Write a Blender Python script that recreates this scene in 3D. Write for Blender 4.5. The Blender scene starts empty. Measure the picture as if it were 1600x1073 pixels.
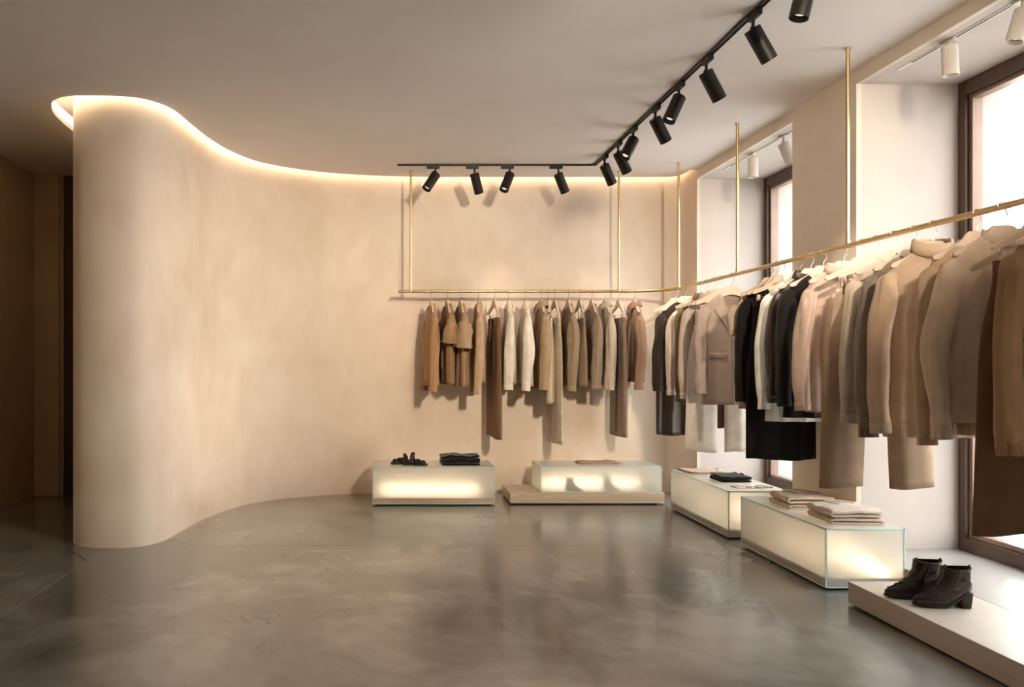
import bpy, bmesh, math, random
from mathutils import noise as mnoise
from mathutils import Vector, Matrix
PI = math.pi
S = bpy.context.scene
C = S.collection

# ------------------------------------------------------------------ camera, world, sun, exposure
cam_d = bpy.data.cameras.new('camera'); cam = bpy.data.objects.new('camera', cam_d); C.objects.link(cam)
cam.location = (0, 0, 1.2); cam.rotation_euler = (PI/2, 0, 0)
cam_d.sensor_width = 36; cam_d.lens = 36*1300/1600
cam_d.shift_x = (800-608)/1600; cam_d.shift_y = (566-536.5)/1600
cam_d.clip_start = .05
S.camera = cam
S.view_settings.view_transform = 'Standard'; S.view_settings.look = 'None'
S.view_settings.gamma = 1; S.view_settings.use_curve_mapping = False
S.view_settings.exposure = 1.53
S.cycles.use_denoising = True
S.cycles.max_bounces = 12; S.cycles.diffuse_bounces = 7; S.cycles.glossy_bounces = 5
S.cycles.transmission_bounces = 10; S.cycles.transparent_max_bounces = 12
S.cycles.caustics_reflective = False; S.cycles.caustics_refractive = True
S.cycles.sample_clamp_indirect = 6
world = bpy.data.worlds.new('hazy_sky'); S.world = world; world.use_nodes = True
_bg = world.node_tree.nodes['Background']
_bg.inputs[0].default_value = (.955, .98, 1.0, 1); _bg.inputs[1].default_value = 3.8
sun_d = bpy.data.lights.new('hazy_sun', 'SUN'); sun_d.energy = 5.5; sun_d.angle = math.radians(4); sun_d.color = (1, .985, .96)
sun = bpy.data.objects.new('hazy_sun', sun_d); C.objects.link(sun)
_sd = Vector((.75, .35, -.55)); sun.rotation_euler = _sd.to_track_quat('-Z', 'Y').to_euler()

# ------------------------------------------------------------------ helpers
def srgb(h):
    h = h.lstrip('#'); o = []
    for i in (0, 2, 4):
        v = int(h[i:i+2], 16)/255
        o.append(v/12.92 if v <= .04045 else ((v+.055)/1.055)**2.4)
    return (o[0], o[1], o[2], 1)
def smooth(me, ang=None):
    for p in me.polygons: p.use_smooth = True
    if ang is not None:
        try: me.set_sharp_from_angle(angle=math.radians(ang))
        except Exception: pass
def link(name, me, mat=None, parent=None, loc=None, rot=None):
    o = bpy.data.objects.new(name, me); C.objects.link(o)
    if mat is not None and me is not None and len(me.materials) == 0: me.materials.append(mat)
    if parent is not None: o.parent = parent
    if loc is not None: o.location = loc
    if rot is not None: o.rotation_euler = rot
    return o
def mesh(v, f, sm=None, name='m'):
    me = bpy.data.meshes.new(name); me.from_pydata([tuple(p) for p in v], [], f); me.update()
    if sm is not None: smooth(me, sm if sm > 0 else None)
    return me
class MB:
    def __init__(s): s.v = []; s.f = []
    def add(s, v, f):
        n = len(s.v); s.v += [tuple(p) for p in v]; s.f += [tuple(i+n for i in q) for q in f]; return s
    def box(s, a, b):
        (x0, y0, z0), (x1, y1, z1) = a, b
        return s.add([(x0,y0,z0),(x1,y0,z0),(x1,y1,z0),(x0,y1,z0),(x0,y0,z1),(x1,y0,z1),(x1,y1,z1),(x0,y1,z1)],
                     [(0,3,2,1),(4,5,6,7),(0,1,5,4),(1,2,6,5),(2,3,7,6),(3,0,4,7)])
    def loft(s, rings, caps=False):
        n = len(rings[0]); v = [p for r in rings for p in r]; f = []
        for k in range(len(rings)-1):
            for i in range(n):
                j = (i+1) % n; f.append((k*n+i, k*n+j, (k+1)*n+j, (k+1)*n+i))
        if caps:
            f.append(tuple(range(n-1, -1, -1))); f.append(tuple(range((len(rings)-1)*n, len(rings)*n)))
        return s.add(v, f)
    def tube(s, path, r, n=10, caps=True):
        rings = []; path = [Vector(p) for p in path]; up = None
        for i, p in enumerate(path):
            t = (path[min(i+1, len(path)-1)]-path[max(i-1, 0)]).normalized()
            if up is None:
                up = Vector((0, 0, 1)) if abs(t.z) < .9 else Vector((0, 1, 0))
            a = (up - t*up.dot(t)).normalized(); b = t.cross(a); up = a
            rr = r[i] if isinstance(r, (list, tuple)) else r
            rings.append([p + a*(rr*math.cos(2*PI*k/n)) + b*(rr*math.sin(2*PI*k/n)) for k in range(n)])
        return s.loft(rings, caps)
    def cyl(s, a, b, r, n=24, r2=None):
        return s.tube([a, b], [r, r if r2 is None else r2], n)
    def mesh(s, sm=None): return mesh(s.v, s.f, sm)
    def build(s, name, mat, parent=None, sm=None, **k): return link(name, s.mesh(sm), mat, parent, **k)
def boxo(name, a, b, mat, parent=None, bev=0.0, seg=2):
    m = MB().box(a, b).mesh()
    if bev > 0: bevel_mesh(m, bev, seg)
    return link(name, m, mat, parent)
def bevel_mesh(me, w, seg=2):
    bm = bmesh.new(); bm.from_mesh(me)
    bmesh.ops.bevel(bm, geom=list(bm.edges)+list(bm.verts), offset=w, segments=seg, profile=.5, affect='EDGES', clamp_overlap=True)
    bm.to_mesh(me); bm.free(); smooth(me, 40)
def solid(o, th, off=-1):
    m = o.modifiers.new('thickness', 'SOLIDIFY'); m.thickness = th; m.offset = off; return o
def tag(o, label, cat, group=None):
    o['label'] = label; o['category'] = cat
    if group: o['group'] = group
    return o
def struct(o, label=None):
    o['kind'] = 'structure'
    if label: o['label'] = label
    return o
def empty(name, loc=(0,0,0), rz=0):
    o = bpy.data.objects.new(name, None); C.objects.link(o); o.location = loc; o.rotation_euler = (0,0,rz); o.empty_display_size = .1; return o
def crom(pts, n):
    pts = [Vector(p) for p in pts]; P = [pts[0]*2-pts[1]]+pts+[pts[-1]*2-pts[-2]]; out = []
    for i in range(1, len(P)-2):
        for k in range(n):
            t = k/n; a, b, c, d = P[i-1], P[i], P[i+1], P[i+2]
            out.append(.5*((2*b)+(c-a)*t+(2*a-5*b+4*c-d)*t*t+(3*b-a-3*c+d)*t**3))
    out.append(pts[-1]); return out
def lerp(a, b, t): return a+(b-a)*t
def sstep(t): t = max(0, min(1, t)); return t*t*(3-2*t)

# ------------------------------------------------------------------ materials
def new_mat(name):
    m = bpy.data.materials.new(name); m.use_nodes = True; nt = m.node_tree
    return m, nt, nt.nodes['Principled BSDF']
def N(nt, t, **k):
    n = nt.nodes.new(t)
    for a, b in k.items(): setattr(n, a, b)
    return n
def noise(nt, scale, detail=4, rough=.5, dist=0, vec=None, sc=None):
    n = N(nt, 'ShaderNodeTexNoise'); n.inputs['Scale'].default_value = scale; n.inputs['Detail'].default_value = detail
    n.inputs['Roughness'].default_value = rough; n.inputs['Distortion'].default_value = dist
    tc = N(nt, 'ShaderNodeTexCoord'); mp = N(nt, 'ShaderNodeMapping')
    if sc: mp.inputs['Scale'].default_value = sc
    nt.links.new(tc.outputs['Object'], mp.inputs[0]); nt.links.new(mp.outputs[0], n.inputs['Vector'])
    return n
def ramp(nt, src, stops):
    r = N(nt, 'ShaderNodeValToRGB'); e = r.color_ramp.elements
    while len(e) < len(stops): e.new(.5)
    for i, (p, c) in enumerate(stops): e[i].position = p; e[i].color = c
    nt.links.new(src, r.inputs[0]); return r
def bump(nt, b, src, st, dist=.01):
    n = N(nt, 'ShaderNodeBump'); n.inputs['Strength'].default_value = st; n.inputs['Distance'].default_value = dist
    nt.links.new(src, n.inputs['Height']); nt.links.new(n.outputs[0], b.inputs['Normal'])
def plain(name, col, rough=.5, metal=0, spec=.5, vary=.06):
    m, nt, b = new_mat(name); c = srgb(col) if isinstance(col, str) else col
    nz = noise(nt, 9, 3); lo = tuple(x*(1-vary) for x in c[:3])+(1,); hi = tuple(min(1, x*(1+vary)) for x in c[:3])+(1,)
    r = ramp(nt, nz.outputs[0], [(.3, lo), (.7, hi)]); nt.links.new(r.outputs[0], b.inputs['Base Color'])
    b.inputs['Roughness'].default_value = rough; b.inputs['Metallic'].default_value = metal
    b.inputs['Specular IOR Level'].default_value = spec
    return m
def emit(name, col, st):
    m = bpy.data.materials.new(name); m.use_nodes = True; nt = m.node_tree; nt.nodes.clear()
    e = N(nt, 'ShaderNodeEmission'); e.inputs[0].default_value = col; e.inputs[1].default_value = st
    o = N(nt, 'ShaderNodeOutputMaterial'); nt.links.new(e.outputs[0], o.inputs[0]); return m
def plaster(name, a, b_, c, rough=.85):
    m, nt, b = new_mat(name)
    n1 = noise(nt, 1.1, 5, .55, .6); n2 = noise(nt, 5, 6, .6, .3, sc=(1, 1, .6)); n3 = noise(nt, 60, 3, .5)
    mx = N(nt, 'ShaderNodeMath', operation='MULTIPLY_ADD'); mx.inputs[1].default_value = .35
    nt.links.new(n2.outputs[0], mx.inputs[0]); nt.links.new(n1.outputs[0], mx.inputs[2])
    r = ramp(nt, mx.outputs[0], [(.45, srgb(a)), (.66, srgb(b_)), (.9, srgb(c))])
    nt.links.new(r.outputs[0], b.inputs['Base Color']); b.inputs['Roughness'].default_value = rough
    b.inputs['Specular IOR Level'].default_value = .25
    ad = N(nt, 'ShaderNodeMath', operation='ADD'); nt.links.new(n2.outputs[0], ad.inputs[0]); nt.links.new(n3.outputs[0], ad.inputs[1])
    bump(nt, b, ad.outputs[0], .10, .006); return m
M = {}
M['plaster'] = plaster('limewash_plaster', '#D0BEAA', '#DCCCBB', '#E6D9CA')
M['wall'] = plaster('beige_wall_plaster', '#D2C5B5', '#D7CBBC', '#DDD2C4', .8)
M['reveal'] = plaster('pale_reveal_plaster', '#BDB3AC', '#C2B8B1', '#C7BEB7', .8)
M['ceiling'] = plaster('ceiling_paint', '#E2DCD7', '#E5DFDB', '#E8E3DF', .9)
M['shaded_wall'] = plaster('shaded_corridor_plaster', '#B9A383', '#BFA98A', '#C5B192', .9)  # beige wall darkened: the corridor's shade is put into the plaster colour
def concrete(name, stops, rough0, rough1, spec=.5):
    m, nt, b = new_mat(name)
    n1 = noise(nt, .9, 6, .58, .7, sc=(1, 1, 1)); n2 = noise(nt, 2.4, 5, .58, .6, sc=(1, .8, 1)); n3 = noise(nt, 42, 4, .6)
    a = N(nt, 'ShaderNodeMath', operation='MULTIPLY_ADD'); a.inputs[1].default_value = .5
    nt.links.new(n2.outputs[0], a.inputs[0]); nt.links.new(n1.outputs[0], a.inputs[2])
    a2 = N(nt, 'ShaderNodeMath', operation='MULTIPLY_ADD'); a2.inputs[1].default_value = .015
    nt.links.new(n3.outputs[0], a2.inputs[0]); nt.links.new(a.outputs[0], a2.inputs[2])
    r = ramp(nt, a2.outputs[0], stops); nt.links.new(r.outputs[0], b.inputs['Base Color'])
    mr = N(nt, 'ShaderNodeMapRange'); mr.inputs['From Min'].default_value = .3; mr.inputs['From Max'].default_value = .7
    mr.inputs['To Min'].default_value = rough0; mr.inputs['To Max'].default_value = rough1
    nt.links.new(n2.outputs[0], mr.inputs[0]); nt.links.new(mr.outputs[0], b.inputs['Roughness'])
    b.inputs['Coat Weight'].default_value = .35; b.inputs['Coat Roughness'].default_value = .17
    b.inputs['Specular IOR Level'].default_value = spec
    return m
M['concrete'] = concrete('polished_concrete', [(.50, srgb('#4C4947')), (.64, srgb('#65625F')), (.76, srgb('#75726F')), (.92, srgb('#8E8B87'))], .17, .26, .8)
M['sill'] = plain('pale_sill_concrete', '#9C9894', .28, vary=.03)
M['joint'] = plain('joint_filler', '#4A433C', .8)
M['joint_l'] = plain('brass_joint_strip', '#B9A27E', .4, .6)
def travertine(name, a, b_, c, pits=True):
    m, nt, b = new_mat(name)
    n1 = noise(nt, 3.0, 8, .6, .8, sc=(.8, .8, 9)); n2 = noise(nt, 26, 6, .65, .3, sc=(.55, .55, 2.2))
    r = ramp(nt, n1.outputs[0], [(.3, srgb(a)), (.5, srgb(b_)), (.7, srgb(c))])
    pit = ramp(nt, n2.outputs[0], [(.27, (.25, .19, .13, 1)), (.34, (1, 1, 1, 1))])
    mx = N(nt, 'ShaderNodeMixRGB', blend_type='MULTIPLY'); mx.inputs[0].default_value = .8 if pits else .2
    nt.links.new(r.outputs[0], mx.inputs[1]); nt.links.new(pit.outputs[0], mx.inputs[2]); nt.links.new(mx.outputs[0], b.inputs['Base Color'])
    b.inputs['Roughness'].default_value = .38; bump(nt, b, pit.outputs[0], .3, .004); return m
M['travertine'] = travertine('travertine', '#C4AE93', '#D2BFA6', '#DFCFB9')
M['travertine_pale'] = travertine('honed_travertine', '#B3A798', '#BBB0A2', '#C2B8AB', False)
M['brass'] = plain('brushed_brass', '#CBB388', .30, 1, vary=.04)
M['black_metal'] = plain('black_powder_coat', '#17130F', .5, .2)
M['white_metal'] = plain('white_powder_coat', '#D9D2C8', .5)
M['lens'] = plain('spot_lens', '#9A968F', .2, .6)
M['led_spot'] = emit('spot_led', (1, .87, .72, 1), .35)
M['slot'] = plain('dark_slot', '#2B221B', .7)
M['frame'] = plain('bronze_window_frame', '#5D4A3F', .45, .3)
M['bead'] = plain('glazing_bead', '#8C7466', .4, .3)
M['chrome'] = plain('steel_wire', '#BDB2A6', .25, 1)
M['hanger'] = plain('velvet_beige_hanger', '#DCC7B2', .75)
M['door'] = plain('dark_door_panel', '#4A3D2C', .5)
M['led'] = emit('cove_led', (1, .78, .52, 1), 4.2)
M['vled'] = emit('display_led', (1, .77, .51, 1), 5.0)
def facing(nt, lo, k):
    lw = N(nt, 'ShaderNodeLayerWeight'); lw.inputs[0].default_value = .5
    p = N(nt, 'ShaderNodeMath', operation='POWER'); p.inputs[1].default_value = 4; nt.links.new(lw.outputs['Facing'], p.inputs[0])
    q = N(nt, 'ShaderNodeMath', operation='MULTIPLY_ADD'); q.inputs[1].default_value = k; q.inputs[2].default_value = lo; nt.links.new(p.outputs[0], q.inputs[0]); return q
def arch_glass():
    m = bpy.data.materials.new('window_glass'); m.use_nodes = True; nt = m.node_tree; nt.nodes.clear()
    t = N(nt, 'ShaderNodeBsdfTransparent'); t.inputs[0].default_value = (.97, .98, .97, 1)
    g = N(nt, 'ShaderNodeBsdfGlossy'); g.inputs['Roughness'].default_value = .02
    f = facing(nt, .03, .6)
    mx = N(nt, 'ShaderNodeMixShader'); o = N(nt, 'ShaderNodeOutputMaterial')
    nt.links.new(f.outputs[0], mx.inputs[0]); nt.links.new(t.outputs[0], mx.inputs[1]); nt.links.new(g.outputs[0], mx.inputs[2]); nt.links.new(mx.outputs[0], o.inputs[0]); return m
M['glass'] = arch_glass()
def frosted():
    m = bpy.data.materials.new('frosted_glass'); m.use_nodes = True; nt = m.node_tree; nt.nodes.clear()
    r = N(nt, 'ShaderNodeBsdfRefraction'); r.inputs['Color'].default_value = (.985, .985, .968, 1); r.inputs['Roughness'].default_value = .50; r.inputs['IOR'].default_value = 1.45
    t = N(nt, 'ShaderNodeBsdfTranslucent'); t.inputs[0].default_value = (.97, .965, .945, 1)
    d = N(nt, 'ShaderNodeBsdfDiffuse'); d.inputs[0].default_value = (.91, .92, .90, 1)
    g = N(nt, 'ShaderNodeBsdfGlossy'); g.inputs['Roughness'].default_value = .25
    f = facing(nt, .04, .5)
    m1 = N(nt, 'ShaderNodeMixShader'); m1.inputs[0].default_value = .30
    m2 = N(nt, 'ShaderNodeMixShader'); m2.inputs[0].default_value = .28
    m3 = N(nt, 'ShaderNodeMixShader'); o = N(nt, 'ShaderNodeOutputMaterial')
    nt.links.new(r.outputs[0], m1.inputs[1]); nt.links.new(t.outputs[0], m1.inputs[2])
    nt.links.new(m1.outputs[0], m2.inputs[1]); nt.links.new(d.outputs[0], m2.inputs[2])
    nt.links.new(f.outputs[0], m3.inputs[0]); nt.links.new(m2.outputs[0], m3.inputs[1]); nt.links.new(g.outputs[0], m3.inputs[2]); nt.links.new(m3.outputs[0], o.inputs[0])
    return m
M['frost'] = frosted()
M['gedge'] = plain('green_glass_edge', '#CDE6DD', .25, vary=.03)
M['stone_grey'] = plain('opposite_facade_render', '#E4E3E2', .9)
M['facade_trim'] = plain('facade_trim', '#C9C4BF', .9)
M['facade_glass'] = plain('facade_window_glass', '#8E857C', .3)
M['paver'] = plain('street_paver', '#B6B5B4', .85)
M['mortar'] = plain('paver_joint', '#7E776E', .9)
_cl = {}
def cloth(col, kind='knit'):
    key = (col, kind)
    if key in _cl: return _cl[key]
    m, nt, b = new_mat('%s_cloth' % kind); c = srgb(col)
    nz = noise(nt, 14, 4, .6); lo = tuple(x*.9 for x in c[:3])+(1,); hi = tuple(min(1, x*1.08) for x in c[:3])+(1,)
    r = ramp(nt, nz.outputs[0], [(.3, lo), (.7, hi)]); nt.links.new(r.outputs[0], b.inputs['Base Color'])
    rough = {'knit': .95, 'satin': .42, 'woven': .8, 'boucle': .98}[kind]
    b.inputs['Roughness'].default_value = rough
    b.inputs['Specular IOR Level'].default_value = .5 if kind == 'satin' else .2
    b.inputs['Sheen Weight'].default_value = {'knit': .25, 'satin': .1, 'woven': .1, 'boucle': .35}[kind]
    b.inputs['Sheen Roughness'].default_value = .5
    fine = noise(nt, {'knit': 220, 'satin': 40, 'woven': 300, 'boucle': 150}[kind], 3, .6, sc=(1, 1, .5))
    bump(nt, b, fine.outputs[0], {'knit': .25, 'satin': .05, 'woven': .12, 'boucle': .7}[kind], .004)
    lum = sum(c[:3])/3
    if lum > .25:                                   # pale thin cloth lets some window light through
        t = N(nt, 'ShaderNodeBsdfTranslucent'); nt.links.new(r.outputs[0], t.inputs[0])
        mx = N(nt, 'ShaderNodeMixShader'); mx.inputs[0].default_value = .25 if kind in ('satin', 'woven') else .12
        out = nt.nodes['Material Output']; nt.links.new(b.outputs[0], mx.inputs[1]); nt.links.new(t.outputs[0], mx.inputs[2]); nt.links.new(mx.outputs[0], out.inputs[0])
    _cl[key] = m; return m
def rib_cloth(col):
    key = (col, 'rib')
    if key in _cl: return _cl[key]
    m, nt, b = new_mat('rib_cloth'); c = srgb(col); b.inputs['Base Color'].default_value = c
    b.inputs['Roughness'].default_value = .95; b.inputs['Specular IOR Level'].default_value = .2; b.inputs['Sheen Weight'].default_value = .25
    tc = N(nt, 'ShaderNodeTexCoord'); w = N(nt, 'ShaderNodeTexWave'); w.bands_direction = 'X'; w.inputs['Scale'].default_value = 60
    nt.links.new(tc.outputs['Object'], w.inputs['Vector']); bump(nt, b, w.outputs[0], .6, .004)
    r = ramp(nt, w.outputs[0], [(0, tuple(x*.8 for x in c[:3])+(1,)), (1, c)]); nt.links.new(r.outputs[0], b.inputs['Base Color'])
    _cl[key] = m; return m

# ------------------------------------------------------------------ the room
CZ = 2.90      # ceiling
XW = 2.72      # inner face of the window wall
NZ = 2.82      # niche soffit
XG = 3.31      # window frame plane
SZ = .115      # sill
Y0 = -3.0      # behind the camera
XL = -3.2
# floor: slabs poured between joints
fl = boxo('floor', (XL-.3, Y0-.2, -.14), (3.62, 8.3, -.012), M['joint']); struct(fl, 'joint bed below the polished concrete floor slabs')
def poly_slab(name, pts, z0, z1, mat, parent):
    n = len(pts); mb = MB().add([(x, y, z0) for x, y in pts]+[(x, y, z1) for x, y in pts],
        [tuple(range(n-1, -1, -1)), tuple(range(n, 2*n))]+[(i, (i+1) % n, n+(i+1) % n, n+i) for i in range(n)])
    return mb.build(name, mat, parent)
g = .0022
poly_slab('slab', [(XL-.05, Y0-.1), (-1.83-g, Y0-.1), (-1.83-g, 5.03), (-2.12, 5.42), (-2.12, 8.2), (XL-.05, 8.2)], -.012, 0, M['concrete'], fl)
poly_slab('slab', [(-1.83+g, Y0-.1), (3.6, Y0-.1), (3.6, 5.44-g), (-1.25, 5.44-g), (-1.33, 5.50-g), (-1.62, 5.75), (-2.118, 5.424), (-1.83+g, 5.036)], -.012, 0, M['concrete'], fl)
poly_slab('slab', [(-1.25, 5.44+g), (3.6, 5.44+g), (3.6, 8.2), (-2.118, 8.2), (-2.118, 5.43), (-1.62, 5.757), (-1.33, 5.50+g)], -.012, 0, M['concrete'], fl)
mb = MB().box((-1.83-g, Y0, -.011), (-1.83+g, 5.03, -.0012)); mb.build('joint_strip', M['joint_l'], fl)

# curved wall (thick), one continuous plaster surface
WP = [(-2.19,7.7),(-2.19,6.9),(-2.19,6.2),(-2.18,5.9),(-2.145,5.66),(-2.06,5.47),(-1.92,5.385),(-1.74,5.375),(-1.60,5.44),(-1.51,5.62),(-1.475,5.93),(-1.42,6.35),(-1.32,6.75),(-1.13,7.12),(-.75,7.43),(-.28,7.61),(.25,7.69),(.8,7.70),(1.6,7.70),(2.4,7.70),(2.6,7.68),(2.69,7.61),(2.715,7.50),(XW,7.351)]
wp = crom([(x, y, 0) for x, y in WP], 8)
def nrm(path, i):
    t = path[min(i+1, len(path)-1)]-path[max(i-1, 0)]; t.normalize(); return Vector((-t.y, t.x, 0))   # into the solid (left of travel)
def offset(path, d, zz=0):
    out = []
    for i, p in enumerate(path):
        dd = d(i/(len(path)-1), p) if callable(d) else d
        n = nrm(path, i); out.append(Vector((p.x+n.x*dd, p.y+n.y*dd, zz)))
    return out
HW = 3.30
# the path runs column -> right; the room lies on its right-hand side, so positive normal points into the wall
inner = wp; outer = offset(wp, lambda t, p: .10)
rows = []
v = []; f = []
n = len(inner)
for z in (-.01, .4, .8, 1.2, 1.6, 2.0, 2.4, 2.7, 2.9, HW):
    v += [(p.x, p.y, z) for p in inner]
k = 10
for r in range(k-1):
    for i in range(n-1): f.append((r*n+i, r*n+i+1, (r+1)*n+i+1, (r+1)*n+i))
b0 = len(v)
v += [(p.x, p.y, -.01) for p in outer]+[(p.x, p.y, HW) for p in outer]
for i in range(n-1):
    f.append((b0+i+1, b0+i, b0+n+i, b0+n+i+1)); f.append(((k-1)*n+i, (k-1)*n+i+1, b0+n+i+1, b0+n+i))
f.append((0, (k-1)*n, b0+n, b0)); f.append((n-1, b0+n-1, b0+2*n-1, k*n-1))
struct(link('wall_back', mesh(v, f, 50), M['plaster']), 'curving limewashed plaster wall sweeping into a rounded column')

# ceiling with a light slot following the curved wall
def gap(t, p):
    return -(.06 + .075*sstep((-1.80-p.x)/.3)) if p.x < -1.6 else -.06
E = offset(wp, gap)
E = [p for p in E if p.y < 7.66 or p.x > -1.5]
E = [p for p in E if p.x < XW-.01]
E2 = [Vector((E[0].x, 7.9, 0))]+E+[Vector((XW, E[-1].y, 0))]
cp = [(p.x, p.y) for p in E2]+[(XW, 7.1), (XW, Y0), (XL, Y0), (XL, 7.9)]
clean = [cp[0]]
for p in cp[1:]:
    if math.dist(p, clean[-1]) > .004: clean.append(p)
nC = len(clean)
bm = bmesh.new()
vs = [bm.verts.new((x, y, CZ)) for x, y in clean]; fc = bm.faces.new(vs)
ex = bmesh.ops.extrude_face_region(bm, geom=[fc])
for q in ex['geom']:
    if isinstance(q, bmesh.types.BMVert): q.co.z = CZ+.03
bmesh.ops.triangulate(bm, faces=[q for q in bm.faces if len(q.verts) > 4]); bmesh.ops.recalc_face_normals(bm, faces=bm.faces)
me = bpy.data.meshes.new('ceiling'); bm.to_mesh(me); bm.free()
ceil = struct(link('ceiling', me, M['ceiling']), 'smooth beige ceiling with a glowing slot along the curved wall')
struct(boxo('ceiling_upper', (XL-.1, Y0-.1, 3.20), (3.6, 8.2, 3.32), M['ceiling']), 'structural slab above the suspended ceiling')
# cove LED tape on the upper side of the ceiling edge
tape = offset(wp, lambda t, p: gap(t, p)-.022)
tape = [p for p in tape if p.x < XW-.09 and (p.y < 6.6 or p.x > -1.9)]
mb = MB(); rr = []
for i, p in enumerate(tape):
    nn = nrm(tape, i); q = Vector((p.x, p.y, CZ+.036))
    rr.append([q-nn*.006+Vector((0,0,0)), q+nn*.006, q+nn*.006+Vector((0,0,.075)), q-nn*.006+Vector((0,0,.075))])
mb.loft(rr, True); mb.build('led_tape', M['led'], ceil)

# window wall: pillars, header, niches
nich = [(-1.92, -.18), (.59, 2.33), (3.10, 4.844), (5.613, 7.351)]
wr = empty('wall_right'); struct(wr, 'beige window wall with deep niches')
edges = [Y0] + [e for q in nich for e in q] + [7.75]
XO = 3.62
for i in range(0, len(edges), 2):
    a, b = edges[i], edges[i+1]
    mbp = MB()
    boxo('pillar_face', (XW, a, -.01), (XW+.03, b, NZ), M['wall'], wr)
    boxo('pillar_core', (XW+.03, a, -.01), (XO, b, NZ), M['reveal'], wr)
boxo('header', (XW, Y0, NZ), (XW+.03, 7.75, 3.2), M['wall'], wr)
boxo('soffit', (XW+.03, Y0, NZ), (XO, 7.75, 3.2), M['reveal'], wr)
for i, (a, b) in enumerate(nich):
    boxo('sill_riser', (XW, a, -.01), (XW+.02, b, SZ-.004), M['wall'], wr)
    boxo('sill_slab', (XW-.002, a, SZ-.02), (XO, b, SZ), M['sill'], wr)
    boxo('sill_core', (XW+.02, a, -.01), (XO, b, SZ-.02), M['wall'], wr)
# windows
for i, (a, b) in enumerate(reversed(nich)):
    w = empty('window_%d' % (i+1), (XG, (a+b)/2, SZ)); struct(w, 'tall bronze framed shop window')
    H = NZ-SZ; hw = (b-a)/2
    def bar(nm, y0, y1, z0, z1, x0, x1, mat): boxo(nm, (x0, y0, z0), (x1, y1, z1), mat, w, .003, 1)
    F = .062
    bar('frame_bar', hw-F, hw, 0, H, 0, .10, M['frame']); bar('frame_bar', -hw, -hw+F, 0, H, 0, .10, M['frame'])
    bar('frame_bar', -hw+F, hw-F, H-F-.02, H, 0, .10, M['frame']); bar('frame_bar', -hw+F, hw-F, 0, F+.015, 0, .10, M['frame'])
    G = F+.028
    for sgn in (1, -1):
        y0, y1 = sorted((sgn*(hw-F), sgn*(hw-G))); bar('glazing_bead', y0, y1, F+.015, H-F-.02, .022, .085, M['bead'])
    bar('glazing_bead', -hw+G, hw-G, H-F-.045, H-F-.02, .022, .085, M['bead']); bar('glazing_bead', -hw+G, hw-G, F+.015, F+.045, .022, .085, M['bead'])
    boxo('pane', (.05, -hw+G-.004, F+.03), (.056, hw-G+.004, H-F-.03), M['glass'], w)
# other walls
struct(boxo('wall_left', (XL-.15, Y0-.15, -.01), (XL, 7.9, 3.2), M['shaded_wall']), 'plain beige corridor wall at the far left')
struct(boxo('wall_front', (XL, Y0-.15, -.01), (3.62, Y0, 3.2), M['wall']), 'plain wall behind the viewer')
struct(boxo('wall_corridor', (XL, 7.50, -.01), (-2.98, 7.66, 3.2), M['shaded_wall']), 'short end wall of the dark corridor')
struct(boxo('wall_corridor_back', (XL-.1, 7.9, -.01), (-2.0, 8.05, 3.2), M['shaded_wall']), 'wall closing the corridor behind the dark door')
d1 = empty('door_1', (-2.62, 7.56, 0)); struct(d1, 'full height dark door panel at the corridor end')
boxo('door_leaf', (-.34, 0, .01), (.42, .045, 2.895), M['door'], d1, .002, 1)
boxo('door_trim', (-.36, -.02, 0), (-.335, .06, 2.898), M['shaded_wall'], d1, .002, 1)
boxo('threshold', (-.335, -.03, 0), (.42, 0, .012), M['joint'], d1)

# street outside
st = boxo('street_bed', (XO, -14, -.09), (16, 30, -.05), M['mortar']); struct(st, 'joint bed of the pale street paving')
pav = MB().box((-.27, -.42, -.03), (.27, .42, 0)).mesh(); pav.materials.append(M['paver'])
for ix in range(6):
    for iy in range(10):
        o = bpy.data.objects.new('paver', pav); C.objects.link(o); o.parent = st
        o.location = (XO+.3+ix*.56, 3.0+iy*.86+(.43 if ix % 2 else 0), -.02)
far = boxo('paving_beyond', (XO+.3+3.1, -14, -.05), (15, 30, -.02), M['paver'], st); far['kind'] = 'stuff'
fb = empty('street_building', (13, 10, 0))
tag(fb, 'sunlit pale building across the street seen through the windows', 'building')
boxo('facade', (0, -26, -.1), (3, 30, 9.0), M['stone_grey'], fb)
for yk in range(-24, 28, 4):
    for zk in (.9, 4.9):
        wv = boxo('facade_window', (-.04, yk, zk), (.02, yk+1.5, zk+2.5), M['facade_glass'], fb)
        boxo('window_surround', (-.10, yk-.22, zk+2.5), (.0, yk+1.72, zk+2.8), M['facade_trim'], fb)
        boxo('window_ledge', (-.16, yk-.2, zk-.18), (.0, yk+1.7, zk), M['facade_trim'], fb)
boxo('cornice', (-.35, -26, 3.95), (.0, 30, 4.2), M['facade_trim'], fb); boxo('cornice', (-.5, -26, 8.6), (.0, 30, 9.0), M['facade_trim'], fb)
boxo('plinth', (-.08, -26, -.1), (.0, 30, .6), M['facade_trim'], fb)

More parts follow.
